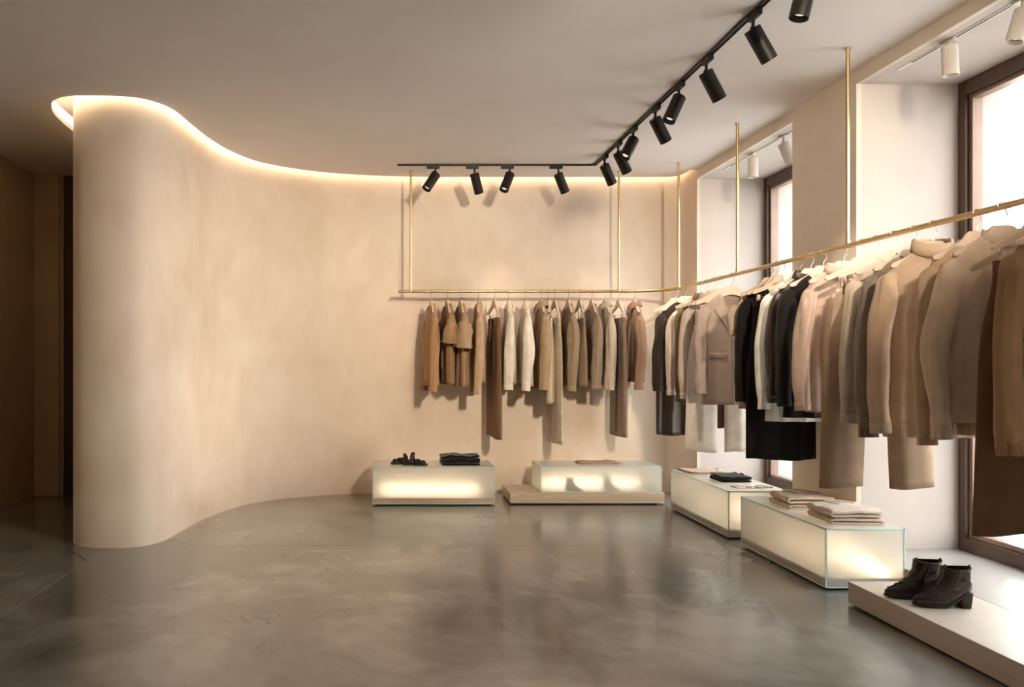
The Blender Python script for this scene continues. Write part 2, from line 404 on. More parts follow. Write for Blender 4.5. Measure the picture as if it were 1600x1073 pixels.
# ------------------------------------------------------------------ track lights
XT, YT = 1.766, 7.14
tr = empty('light_track', (0, 0, CZ)); tag(tr, 'black L-shaped ceiling light track carrying the black spotlights', 'light track')
def track_seg(a, b, horiz):
    # U-shaped channel: web against the ceiling and two lips
    w = .016
    (x0, y0), (x1, y1) = a, b
    mbt = MB()
    if horiz:
        mbt.box((x0, y0-w, -.006), (x1, y0+w, 0)); mbt.box((x0, y0-w, -.011), (x1, y0-w+.006, -.006)); mbt.box((x0, y0+w-.006, -.011), (x1, y0+w, -.006))
    else:
        mbt.box((x0-w, y0, -.006), (x0+w, y1, 0)); mbt.box((x0-w, y0, -.011), (x0-w+.006, y1, -.006)); mbt.box((x0+w-.006, y0, -.011), (x0+w, y1, -.006))
    mbt.build('track_channel', M['black_metal'], tr)
track_seg((.08, YT), (XT+.016, YT), True); track_seg((XT, -1.0), (XT, YT-.016), False)
boxo('end_cap', (.07, YT-.017, -.012), (.08, YT+.017, 0), M['black_metal'], tr); boxo('corner_joint', (XT-.03, YT-.03, -.0115), (XT+.018, YT+.018, -.001), M['black_metal'], tr, .002, 1)
def spot(name, label, group, base, along, dirv, mat, R=.04, Ln=.175, drop=.075, energy=0, recess=False, soft=.04):
    t = empty(name, base); tag(t, label, 'spotlight', group)
    top = 0.0
    if recess:
        boxo('adapter', (-.017 if along == 'y' else -.05, -.05 if along == 'y' else -.017, -.012), (.017 if along == 'y' else .05, .05 if along == 'y' else .017, 0), mat, t, .002, 1)
    elif along == 'x': boxo('adapter', (-.075, -.014, -.04), (.035, .014, -.006), mat, t, .003, 1)
    else: boxo('adapter', (-.014, -.075, -.04), (.014, .035, -.006), mat, t, .003, 1)
    d = Vector(dirv).normalized()
    piv = Vector((0, 0, -.012-drop if recess else -.04-drop+.03))
    MB().cyl((0, 0, -.01), piv, .0085, 14).build('stem', mat, t, 40)
    MB().cyl(piv-Vector((.0, .012, 0)) if along == 'x' else piv-Vector((.012, 0, 0)), piv+Vector((0, .012, 0)) if along == 'x' else piv+Vector((.012, 0, 0)), .013, 16).build('swivel', mat, t, 40)
    st_ = piv + d*-.012 + Vector((0, 0, -.008)); en = st_ + d*Ln
    # housing: open can with wall thickness, closed at the back
    a = d.orthogonal().normalized(); b = d.cross(a)
    def ring(c, r): return [c+a*(r*math.cos(2*PI*k/32))+b*(r*math.sin(2*PI*k/32)) for k in range(32)]
    mbh = MB(); mbh.loft([ring(st_, .001), ring(st_, R-.004), ring(st_+d*.003, R), ring(en-d*.001, R), ring(en, R-.001), ring(en, R-.005), ring(en-d*.028, R-.006)])
    hs = mbh.build('housing', mat, t, 35)
    MB().cyl(en-d*.028, en-d*.024, R-.005, 32).build('lens', M['lens'], hs, 30)
    MB().cyl(en-d*.0238, en-d*.022, R*.55, 24).build('led', M['led_spot'], hs, 30)
    if energy > 0:
        L = bpy.data.lights.new('spot_beam', 'SPOT'); L.energy = energy*2.0; L.spot_size = math.radians(44); L.spot_blend = .9; L.color = (1, .83, .64); L.shadow_soft_size = soft
        o = bpy.data.objects.new('spot_beam', L); C.objects.link(o); o.parent = t; o.location = en+d*.004; o.rotation_euler = d.to_track_quat('-Z', 'Y').to_euler()
    return t
back = [(675, (-.50, -.32, -.80), 'leftmost black spotlight on the back track, tilted left towards the viewer', 20),
        (736, (.27, .35, -.85), 'second black spotlight from the left on the back track, tilted right', 4),
        (791, (-.36, -.34, -.86), 'third black spotlight from the left on the back track, tilted left', 20),
        (867, (.42, .30, -.84), 'rightmost black spotlight of the four on the back track, tilted right', 4)]
for x, dv, lb, en in back:
    spot('track_spotlight', lb, 'black spotlights', ((x-608)*YT/1300+.03, YT, CZ), 'x', dv, M['black_metal'], energy=en)
side = [(944.7, (.48, .30, -.84), 'black spotlight closest to the track corner, aimed right', 13), (966, (.50, .25, -.84), 'second black spotlight out from the track corner, aimed right', 13),
        (989.5, (-.46, -.28, -.80), 'third black spotlight from the track corner, aimed left', 22), (1024, (.50, .22, -.80), 'fourth black spotlight from the track corner, aimed right', 13),
        (1060.7, (-.42, -.16, -.85), 'fifth black spotlight from the track corner, aimed left with its lens visible', 16), (1103.5, (.50, .15, -.80), 'sixth black spotlight from the track corner, aimed right', 13),
        (1176.7, (.52, .12, -.78), 'large black spotlight near the top edge, aimed right', 13), (1262, (-.24, -.02, -.95), 'black spotlight cut by the top edge, glass lens visible', 16)]
for x, dv, lb, en in side:
    spot('track_spotlight', lb, 'black spotlights', (XT, 1300*XT/(x-608), CZ), 'y', dv, M['black_metal'], energy=en)
added_wash = [(2.75, (-1.0, 6.9, 1.45), 56, 'added black spotlight beyond the top edge of the picture, brightening the curve of the wall'), (1.9, (-1.75, 5.5, 1.35), 56, 'added black spotlight beyond the top edge of the picture, brightening the rounded column'),  # unseen extra track lamps, added to brighten the curved and back walls
        (1.1, (.2, 7.7, 1.5), 64, 'added black spotlight beyond the top edge of the picture, brightening the back wall'), (.4, (1.7, 7.7, 1.9), 170, 'added black spotlight beyond the top edge of the picture, brightening the wall above the back rail')]
for yy, tg, en, lb in added_wash:
    spot('track_spotlight', lb, 'black spotlights', (XT, yy, CZ), 'y', Vector(tg)-Vector((XT, yy, 2.75)), M['black_metal'], energy=en, soft=.12)
# recessed slots in the niche soffits with white spots
def niche_track(label, y0, y1):
    t = empty('recessed_track', (2.82, (y0+y1)/2, NZ)); tag(t, label, 'light track'); h = (y1-y0)/2
    boxo('slot', (-.006, -h, -.002), (.006, h-.12, .0), M['slot'], t)
    boxo('trim', (-.014, -h, -.0035), (-.006, h, .0), M['white_metal'], t); boxo('trim', (.006, -h, -.0035), (.014, h, .0), M['white_metal'], t)
    boxo('end_cover', (-.006, h-.12, -.0035), (.006, h, 0), M['white_metal'], t)
niche_track('thin dark track slot in the soffit of the far window niche', 5.72, 7.0)
niche_track('thin dark track slot in the soffit of the near window niche', 3.2, 4.61)
spot('white_spotlight', 'white spotlight pointing straight down in the far window niche', 'white spotlights', (2.82, 6.45, NZ), 'y', (.0, -.03, -1), M['white_metal'], .037, .15, .03, 0, True)
spot('white_spotlight', 'white spotlight tilted right in the far window niche', 'white spotlights', (2.82, 5.95, NZ), 'y', (.42, .12, -.88), M['white_metal'], .037, .15, .045, 0, True)
spot('white_spotlight', 'white spotlight hanging straight down in the near window niche', 'white spotlights', (2.82, 4.187, NZ), 'y', (.03, -.03, -1), M['white_metal'], .037, .15, .02, 0, True)
spot('white_spotlight', 'white spotlight cut off by the right edge of the picture', 'white spotlights', (2.82, 3.70, NZ), 'y', (-.28, .0, -.95), M['white_metal'], .037, .15, .045, 0, True)

# ------------------------------------------------------------------ brass rail
RX, RY, RZ = 2.48, 7.38, 1.83
rl = empty('clothes_rail', (RX, RY, 0)); tag(rl, 'curved brass clothes rail hung from the ceiling on thin rods', 'clothes rail')
arc = [(.08, RY)] + [(.5+i*.2, RY) for i in range(8)] + [(2.06, RY)]
R_ = .40
for i in range(1, 17):
    a = PI/2*(i/16); arc.append((RX-R_+R_*math.sin(a), RY-R_+R_*math.cos(a)))
arc += [(RX, 6.5-.5*i) for i in range(16)]
MB().tube([(x-RX, y-RY, RZ) for x, y in arc], .0135, 16).build('rail_tube', M['brass'], rl, 40)
rods = [(.193, RY), (2.038, RY), (RX-.015, 7.085), (RX, 5.925), (RX, 4.50), (RX, 2.9), (RX, 1.3)]
for x, y in rods:
    MB().cyl((x-RX, y-RY, RZ), (x-RX, y-RY, CZ), .0105, 14).build('suspension_rod', M['brass'], rl, 40)
    MB().cyl((x-RX, y-RY, CZ-.012), (x-RX, y-RY, CZ), .014, 18).build('ceiling_cap', M['brass'], rl, 40)
    MB().cyl((x-RX, y-RY, RZ+.006), (x-RX, y-RY, RZ+.03), .0135, 16).build('rod_collar', M['brass'], rl, 40)

# ------------------------------------------------------------------ display cases
def vitrine(label, x0, x1, y0, y1, z0, z1, base_h, led_axis, flush=False):
    t = empty('display_case', ((x0+x1)/2, (y0+y1)/2, z0)); tag(t, label, 'display case', 'frosted glass display cases')
    hx, hy, H = (x1-x0)/2, (y1-y0)/2, z1-z0; th = .008
    def pn(a, b): boxo('glass_panel', a, b, M['frost'], t)
    e = .0004
    zg = base_h+e if flush else .006
    pn((-hx+th+e, -hy, zg), (hx-th-e, -hy+th, H-th-e)); pn((-hx+th+e, hy-th, zg), (hx-th-e, hy, H-th-e))
    pn((-hx, -hy+e, zg), (-hx+th, hy-e, H-th-e)); pn((hx-th, -hy+e, zg), (hx, hy-e, H-th-e)); pn((-hx+e, -hy+e, H-th), (hx-e, hy-e, H))
    w = .0034; o_ = .0008
    me_ = MB()
    for sx in (-1, 1):
        for sy in (-1, 1):
            cx, cy = sx*(hx-w+o_), sy*(hy-w+o_)
            me_.box((cx-w, cy-w, .006), (cx+w, cy+w, H-w))
    for zz in (H-w+o_, .008):
        for sy in (-1, 1): me_.box((-hx-o_, sy*(hy-w+o_)-w, zz-w), (hx+o_, sy*(hy-w+o_)+w, zz+w))
        for sx in (-1, 1): me_.box((sx*(hx-w+o_)-w, -hy-o_, zz-w), (sx*(hx-w+o_)+w, hy+o_, zz+w))
    me_.build('polished_edge', M['gedge'], t)
    i = .0005 if flush else th+.0006
    if base_h > .02: boxo('stone_base', (-hx+i, -hy+i, .004), (hx-i, hy-i, base_h), M['travertine'], t)
    boxo('plinth', (-hx+.03, -hy+.03, -z0 if z0 < .05 else 0), (hx-.03, hy-.03, .004), M['slot'], t)
    zb = max(base_h, .01)
    if led_axis == 'x': boxo('led_bar', (-hx+.07, hy-.09, zb), (hx-.10, hy-.065, zb+.035), M['vled'], t)
    else: boxo('led_bar', (hx-.085, -hy+.05, zb), (hx-.06, hy-.10, zb+.03), M['vled'], t)
    return t
vitrine('glowing frosted glass display case holding black items, left of the stone slab', -.139, .884, 6.964, 7.43, .008, .325, .055, 'x', True)
slab2 = empty('stone_plinth', (1.67, 7.26, 0)); tag(slab2, 'low travertine slab under the glass case at the back wall', 'stone plinth')
boxo('slab', (-.65, -.25, .012), (.65, .25, .10), M['travertine'], slab2, .002, 1); boxo('recessed_base', (-.60, -.21, 0), (.60, .21, .012), M['slot'], slab2)
vitrine('frosted glass display case on the travertine slab with shoes inside', 1.278, 2.30, 7.015, 7.45, .10, .322, .0, 'x')
vitrine('frosted glass display case by the far window with black folded garment', 2.30, 2.712, 5.642, 6.79, .008, .327, .055, 'y')
vitrine('large frosted glass display case with cream folded stacks near the boots', 2.296, 2.714, 4.376, 5.43, .008, .326, .055, 'y')
pf = empty('stone_platform', (2.49, 2.9, 0)); tag(pf, 'long travertine platform carrying the dark ankle boots', 'stone platform')
boxo('slab', (2.276-2.49, -.9, .010), (2.717-2.49, 4.127-2.9, SZ-.0005), M['travertine_pale'], pf, .002, 1); boxo('recessed_base', (-.17, -.85, 0), (.20, 1.18, .010), M['slot'], pf)

# ------------------------------------------------------------------ hangers and garments
def hanger_mesh():
    top = [(-.03, -.082), (.03, -.082)]
    up = crom([(.036, -.078, 0), (.048, -.088, 0), (.072, -.117, 0), (.13, -.152, 0), (.190, -.180, 0)], 4)
    lo = crom([(.197, -.190, 0), (.186, -.200, 0), (.12, -.178, 0), (.06, -.152, 0), (0, -.138, 0)], 4)
    right = [(p.x, p.y) for p in up+lo]
    out = right + [(-x, z) for x, z in reversed(right[:-1])]
    n = len(out); v = []
    for yy, sc in ((-.007, .985), (-.0055, 1), (.0055, 1), (.007, .985)):
        for x, z in out: v.append((x*sc, yy - .018*(abs(x)/.2)**1.6, (z+.125)*sc-.125))
    f = []
    for k in range(3):
        for i in range(n): j = (i+1) % n; f.append((k*n+i, k*n+j, (k+1)*n+j, (k+1)*n+i))
    f.append(tuple(range(n-1, -1, -1))); f.append(tuple(range(3*n, 4*n)))
    bm = bmesh.new(); me = mesh(v, f); bm.from_mesh(me); bmesh.ops.triangulate(bm, faces=[q for q in bm.faces if len(q.verts) > 4]); bmesh.ops.recalc_face_normals(bm, faces=bm.faces); bm.to_mesh(me); bm.free()
    smooth(me, 40); me.materials.append(M['hanger']); return me
def hook_mesh():
    pts = [(0, 0, -.085), (0, 0, -.062), (.006, 0, -.05), (.019, 0, -.034)]
    r = .0165
    for i in range(0, 11):
        a = -.75 + i*(PI+.65)/10; pts.append((r*math.cos(a), 0, r*math.sin(a)))
    me = MB().tube(pts, .0017, 8).mesh(40); me.materials.append(M['chrome']); return me
# a hook turned 90 degrees: it wraps over the rail, which runs along local y
HM, KM = hanger_mesh(), hook_mesh()
bar_me = MB().tube([(-.155, 0, -.185), (-.155, 0, -.215), (.155, 0, -.215), (.155, 0, -.185)], .0016, 8).mesh(40); bar_me.materials.append(M['chrome'])
clip_me = MB().box((-.010, -.011, -.258), (.010, .011, -.203)).mesh(); bevel_mesh(clip_me, .003, 1); clip_me.materials.append(M['hanger'])
def hanger(label, loc, rz, clips=None, sx=(1, 1), tilt=0):
    t = empty('clothes_hanger', loc, rz); tag(t, label, 'hanger', 'beige clothes hangers')
    b = link('hanger_body', HM, None, t); link('hook', KM, None, t)
    if clips:
        link('clip_bar', bar_me, None, t)
        for x in clips: link('clip', clip_me, None, t, loc=(x, 0, 0))
    return t
def ellipse(w, d, n, ex=2.3):
    o = []
    for k in range(n):
        a = 2*PI*k/n; c, s = math.cos(a), math.sin(a)
        o.append((w*math.copysign(abs(c)**(2/ex), c), d*math.copysign(abs(s)**(2/ex), s)))
    return o
NB = 60
class Top:
    def __init__(s, L, hw=.192, hem=.205, dep=.045, fold=.012, k=3.2, neck=.078, drop=.038, vneck=0, sx=(1, 1), zn=.125, seed=1, waist=.97, slope=.072, flat=1):
        s.__dict__.update(locals()); s.r = random.Random(seed); s.ph = [s.r.uniform(0, 6.28) for _ in range(8)]
    def row(s, z, w, d, sh=0, top=False):
        """one horizontal ring at depth z (positive down from the rail)"""
        o = []; q = max(0, min(1, (z-.20)/.5)); A = s.fold*sstep(q*1.6+.08)
        for x, y in ellipse(w, d, NB):
            u = x/s.hw
            f1 = math.sin(s.k*PI*u + s.ph[0] + 1.2*q*math.sin(s.ph[1])) + .5*math.sin(2.1*s.k*PI*u + s.ph[2] + 2*q)
            f2 = math.sin(s.k*PI*u + s.ph[3] + 1.1*q) + .5*math.sin(1.7*s.k*PI*u + s.ph[4])
            e = 1-abs(u)**4 if abs(u) < 1 else 0
            yy = y + A*(f1 if y < 0 else f2)*(.35+.65*max(0, e))
            nz = mnoise.noise(Vector((x*13+s.seed*3.1, z*3.2, s.seed*1.7+(0 if y < 0 else 9))))+.5*mnoise.noise(Vector((x*26-s.seed, z*6.5+x*8, s.seed*2.3+(0 if y < 0 else 9))))
            yy += s.fold*.9*sstep(q*2+.15)*nz*(.3+.7*max(0, e))
            xx = x*(1+.015*math.sin(9*q+s.ph[5]))
            zz = z
            fr = -y/(d+1e-6)
            if fr > 0:
                nk = max(0, 1-abs(x)/(s.neck*1.15))
                lim = s.zn+.02+max(s.drop, s.vneck)*1.5
                fade = max(0, min(1, (lim-z)/(lim-s.zn)))
                zz += (s.drop*(nk**.5 if nk > 0 else 0) if not s.vneck else s.vneck*nk)*fr**.5*fade
            else:
                nk = max(0, 1-abs(x)/(s.neck*1.3)); fade = max(0, 1-(z-s.zn)/.05)
                zz -= .012*nk*fade
            hemw = s.r.uniform(-1, 1)*.0
            xx *= s.sx[0] if xx < 0 else s.sx[1]
            o.append((xx, yy, -zz))
        return o
    def wd(s, z):
        zs = s.zn+s.slope+.03
        if z <= zs:
            t = 0; lo, hi = 0, 1
            for _ in range(20):
                t = (lo+hi)/2
                if s.zn+s.slope*t+.03*t**7 < z: lo = t
                else: hi = t
            return s.neck+(s.hw-s.neck)*t, lerp(.028, s.dep*.75, t)
        q = (z-zs)/(s.L-zs)
        w = lerp(s.hw*1.0, s.hem, q)*(1-(1-s.waist)*math.sin(PI*min(1, q))) ; d = s.dep*(.75+.25*min(1, q*3.5))
        return w, d
    def body(s, mat, parent):
        rows = []
        for t in (0, .12, .26, .42, .58, .74, .87, .95, 1):
            z = s.zn+s.slope*t+.03*t**7; w, d = s.wd(z); rows.append(s.row(z, w, d))
        zs = s.zn+s.slope+.03; n = max(14, int((s.L-zs)/.03))
        for i in range(1, n+1):
            z = lerp(zs, s.L, i/n); w, d = s.wd(z); rows.append(s.row(z, w, d))
        o = MB().loft(rows).build('body', mat, parent, 70); solid(o, .003); return o
    def band(s, name, mat, parent, z0, z1, off=.003, sc=1.0):
        rows = []
        for i in range(4):
            z = lerp(z0, z1, i/3); w, d = s.wd(min(z, s.L)); rows.append(s.row(z, (w+off)*sc, d+off))
        o = MB().loft(rows).build(name, mat, parent, 70); solid(o, .003); return o
    def front(s, x, z, off=.004):
        w, d = s.wd(z); a = min(.98, abs(x)/w); y = -d*(1-a**2.3)**(1/2.3)
        q = max(0, min(1, (z-.20)/.5)); A = s.fold*sstep(q*1.6+.08); u = x/s.hw
        f1 = math.sin(s.k*PI*u + s.ph[0] + 1.2*q*math.sin(s.ph[1])) + .5*math.sin(2.1*s.k*PI*u + s.ph[2] + 2*q)
        e = max(0, 1-abs(u)**4)
        nz = mnoise.noise(Vector((x*13+s.seed*3.1, z*3.2, s.seed*1.7)))+.5*mnoise.noise(Vector((x*26-s.seed, z*6.5+x*8, s.seed*2.3)))
        yn = s.fold*.9*sstep(q*2+.15)*nz*(.3+.7*e)
        return Vector((x*(s.sx[0] if x < 0 else s.sx[1]), y + A*f1*(.35+.65*e) + yn - off, -z))
    def patch(s, name, mat, parent, fn, nu=6, nv=14, th=.004, off=.004):
        """fn(u,v)->(x,z) laid on the front"""
        v = []; f = []
        for j in range(nv+1):
            for i in range(nu+1):
                x, z = fn(i/nu, j/nv); v.append(s.front(x, z, off))
        for j in range(nv):
            for i in range(nu): a = j*(nu+1)+i; f.append((a, a+nu+1, a+nu+2, a+1))
        o = mesh(v, f, 60); o = link(name, o, mat, parent); solid(o, th, 0); return o
    def sleeve(s, side, mat, parent, end, r0=.068, r1=.042, bulge=0, out=.035, fwd=-.02, bend=0, flare=0, cuff=None, seed=0):
        rg = random.Random(s.seed*31+seed+int(side)); b = s.sx[0] if side < 0 else s.sx[1]
        sh = s.zn+s.slope
        h = s.hw
        pts = [(side*(h-.06), 0, -(sh+.040)), (side*(h-.022), 0, -(sh+.060)), (side*(h+.002), -.003, -(sh+.13)),
               (side*(h+out*.8+bend), fwd*.4, -lerp(sh, end, .5)), (side*(h+out), fwd, -lerp(sh, end, .8)), (side*(h+out*.85), fwd*1.2, -end)]
        path = crom(pts, 7); n = len(path); NS = 26; rows = []
        p1, p2, p3 = (rg.uniform(0, 6) for _ in range(3))
        for i, p in enumerate(path):
            q = i/(n-1); t = (path[min(i+1, n-1)]-path[max(0, i-1)]).normalized()
            ya = Vector((0, 1, 0)); ya = (ya-t*ya.dot(t)).normalized(); xa = t.cross(ya)
            r = lerp(r0, r1, sstep(q)) + bulge*math.sin(PI*max(0, (q-.25)/.75))**1.5 + flare*max(0, (q-.3)/.7)
            if i == 0: r *= .72
            if i == 1: r *= .9
            ring = []
            for k in range(NS):
                a = 2*PI*k/NS
                wob = 1 + .09*math.sin(2*a+p1+5*q) + .06*math.sin(3*a+p2-3*q) + .28*sstep(q*2.5)*mnoise.noise(Vector((2.2*math.cos(a)+s.seed, 2.2*math.sin(a)+side*5, q*5.5+s.seed*.7))) + .10*math.sin(11*q+p3+2*a)*math.sin(PI*q)**2
                v_ = p + xa*(math.cos(a)*lerp(.028, r*.70, sstep(q/.35))*wob) + ya*(math.sin(a)*lerp(.020, r*.68, sstep(q/.62))*wob)
                v_ = Vector((v_.x*b if v_.x*side > 0 else v_.x, v_.y, v_.z)); ring.append(v_)
            rows.append(ring)
        o = MB().loft(rows).build('sleeve', mat, parent, 70); solid(o, .003)
        if cuff:
            cr = []
            m = 3 if cuff[1] < .06 else 4
            for ring in rows[-m:]:
                c = sum(ring, Vector())/NS; cr.append([c+(p-c)*cuff[2] for p in ring])
            lastc = sum(cr[-1], Vector())/NS; cr.append([p+Vector((0, 0, -.006)) for p in cr[-1]])
            c_ = MB().loft(cr).build('cuff', cuff[0], o, 70); solid(c_, .004)
        return o
    def ring_collar(s, name, mat, parent, prof):
        """prof: (dz above neck, extra radius)"""
        rows = []
        for dz, ex in prof:
            rr = []
            for x, y in ellipse(s.neck+ex, .034+ex, 40, 2.1):
                fr = max(0, -y/(.034+ex)); rr.append((x*(s.sx[0] if x < 0 else s.sx[1]), y, -s.zn+dz - (s.drop*.8)*fr**.8))
            rows.append(rr)
        o = MB().loft(rows).build(name, mat, parent, 70); solid(o, .004); return o
    def shirt_collar(s, mat, parent):
        rows = []; n = 34; gap_ = .16
        prof = [(.006, .0), (.034, .004), (.038, .010), (.016, .020), (-.012, .028)]
        for j, (dz, ex) in enumerate(prof):
            rr = []
            for k in range(n):
                a = -PI/2+gap_+(2*PI-2*gap_)*k/(n-1); c, sn = math.cos(a), math.sin(a)
                fr = max(0, -sn); x = (s.neck+ex)*c; y = (.036+ex)*sn
                pt = (.022*max(0, (fr-.75)/.25) if j >= 3 else 0)*(j-2)
                rr.append((x*(s.sx[0] if x < 0 else s.sx[1]), y, -s.zn+dz-(s.drop*.9)*fr**.8-pt))
            rows.append(rr)
        v = [p for r in rows for p in r]; f = []
        for j in range(len(rows)-1):
            for k in range(n-1): f.append((j*n+k, j*n+k+1, (j+1)*n+k+1, (j+1)*n+k))
        o = link('collar', mesh(v, f, 60), mat, parent); solid(o, .003); return o
    def buttons(s, mat, parent, z0, z1, n, x=0, r=.0055):
        for i in range(n):
            p = s.front(x, lerp(z0, z1, i/max(1, n-1)), .008)
            MB().cyl(p, p+Vector((0, -.003, 0)), r, 12).build('button', mat, parent, 30)
    def placket(s, mat, parent, z0):
        s.patch('placket', mat, parent, lambda u, v: (lerp(-.014, .014, u), lerp(z0, s.L-.005, v)), 2, 24, .002, .003)
    def lapels(s, mat, parent, zb=.44):
        z0 = s.zn+.03
        for side in (-1, 1):
            def fn(u, v, side=side):
                z = lerp(z0, zb, v); inner = lerp(s.neck*.92, .004, v); wd_ = .062*math.sin(PI*(min(1, v*1.0)*.78+.22))**.8
                if v < .30: wd_ = lerp(.030, .052, v/.30)
                elif v < .36: wd_ = .085
                else: wd_ = .085*(1-(v-.36)/.64)+.004
                return (side*(inner+wd_*u), z)
            s.patch('lapel', mat, parent, fn, 4, 26, .004, .009)
    def flap(s, mat, parent, x0, x1, z0, z1):
        s.patch('pocket_flap', mat, parent, lambda u, v: (lerp(x0, x1, u), lerp(z0, z1, v)), 5, 3, .005, .008)

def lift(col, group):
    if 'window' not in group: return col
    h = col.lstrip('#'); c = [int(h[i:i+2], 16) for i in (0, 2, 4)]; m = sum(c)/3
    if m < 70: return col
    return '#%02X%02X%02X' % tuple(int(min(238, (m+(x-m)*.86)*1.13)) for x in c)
def top_garment(name, label, cat, loc, rz, col, kind, L, sl=None, collar='crew', seed=1, hem_rib=0, sx=(1, 1), group='garments on the rail', parts=(), hl=None, **kw):
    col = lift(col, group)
    t = empty(name, loc, rz); tag(t, label, cat, group)
    m = cloth(col, kind); G = Top(L, seed=seed, sx=sx, **kw)
    G.body(m, t)
    if sl:
        a = dict(sl); cf = a.pop('cuff', None); rib = a.pop('rib', True)
        for side in (-1, 1):
            aa = dict(a)
            if 'asym' in aa:
                as_ = aa.pop('asym')
                if side < 0: aa['end'] += as_
            G.sleeve(side, m, t, cuff=((rib_cloth(col) if rib else m), .05, 1.03 if rib else 1.05) if cf else None, seed=seed, **aa)
    if collar == 'crew': G.ring_collar('neckband', rib_cloth(col) if kind in ('knit', 'boucle') else m, t, [(-.004, .004), (.006, .003), (.014, -.002), (.010, -.006)])
    elif collar == 'turtle': G.ring_collar('collar', m, t, [(-.012, .006), (.02, .000), (.05, -.002), (.058, .002), (.054, .009), (.03, .012), (.0, .016)])
    elif collar == 'mock': G.ring_collar('collar', m, t, [(-.014, .008), (.01, .001), (.032, -.003), (.036, -.006), (.02, -.008)])
    elif collar == 'shirt': G.shirt_collar(m, t); G.placket(m, t, G.zn+G.drop+.03); G.buttons(M['hanger'] if col < '#5' else cloth(col, 'satin'), t, G.zn+G.drop+.06, L-.10, 6)
    elif collar == 'lapel': G.lapels(m, t); G.buttons(cloth('#3A2E26', 'satin'), t, .47, .57, 2, x=.012, r=.009)
    if hem_rib: G.band('hem_band', rib_cloth(col), t, L-hem_rib, L+.004)
    if 'flaps' in parts:
        G.flap(m, t, -.165, -.045, .56, .60); G.flap(m, t, .045, .165, .56, .60)
    if 'edge' in parts: G.patch('front_edge', m, t, lambda u, v: (lerp(-.008, .010, u), lerp(.44, L-.004, v)), 2, 20, .003, .006)
    if 'pocket' in parts: G.patch('chest_pocket', m, t, lambda u, v: (lerp(.05, .13, u), lerp(.30, .40, v)), 4, 4, .002, .003)
    hanger(hl or ('beige hanger carrying the ' + label.split(',')[0].split(' on the ')[0]), loc, rz)
    return t

def trousers(name, label, loc, rz, col, kind, L, waist=.245, ww=.17, hemw=.115, spread=.02, dep=.034, seed=1, belt=False, group='garments on the rail', sx=(1, 1), hl=None, fold=.006):
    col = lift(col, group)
    t = empty(name, loc, rz); tag(t, label, 'trousers', group); m = cloth(col, kind); r = random.Random(seed)
    def sc(x): return x*(sx[0] if x < 0 else sx[1])
    rows = []
    for z in (waist-.006, waist, waist+.03, waist+.042, waist+.045):
        w = ww+(.004 if z < waist+.043 else .0); rows.append([(sc(x), y, -z) for x, y in ellipse(w, .022, 44, 2.6)])
    o = MB().loft(rows).build('waistband', m, t, 60); solid(o, .003)
    for side in (-1, 1):
        rows = []; n = 26; p = [r.uniform(0, 6) for _ in range(3)]
        for i in range(n+1):
            q = i/n; z = lerp(waist+.04, L, q)
            hip = sstep(q/.22); cen = lerp(ww*.5, ww*.5+.022+spread, sstep(q/.35)) + spread*q
            w = lerp(ww*.5+.004, .108, hip) if q < .22 else lerp(.108, hemw, (q-.22)/.78)
            d = lerp(.020, dep, hip); ring = []
            for x, y in ellipse(w, d, 40, lerp(2.2, 1.55, hip)):
                u = x/w; yy = y + fold*hip*(math.sin(2.5*u+p[0]+2*q)+.5*math.sin(6*u+p[1]))*(1 if y < 0 else .6)
                ring.append((sc(side*cen+x), yy, -z - .006*math.sin(2*u+p[2])*q))
            rows.append(ring)
        o = MB().loft(rows).build('leg', m, t, 60); solid(o, .003)
    # fly, belt loops and pockets
    mbf = MB().box((-.004, -.030, -waist-.20), (.010, -.024, -waist-.045)); mbf.build('fly', m, t)
    for x in (-.11, -.045, .045, .11):
        boxo('belt_loop', (sc(x)-.005, -.030, -waist-.048), (sc(x)+.005, -.024, -waist+.002), m, t, .001, 1)
    if belt:
        bt = MB().tube([(0, -.03, -waist-.02), (-.02, -.038, -waist-.05), (-.03, -.036, -waist-.12), (-.028, -.034, -waist-.20)], .006, 8).build('tie_belt', m, t, 50)
        MB().tube([(.0, -.03, -waist-.02), (.016, -.040, -waist-.045), (.02, -.038, -waist-.10)], .006, 8).build('tie_belt', m, t, 50)
    hanger(hl or ('beige clip hanger holding the ' + label.split(',')[0].split(' on the ')[0]), loc, rz, clips=(-ww+.03, ww-.03))
    return t

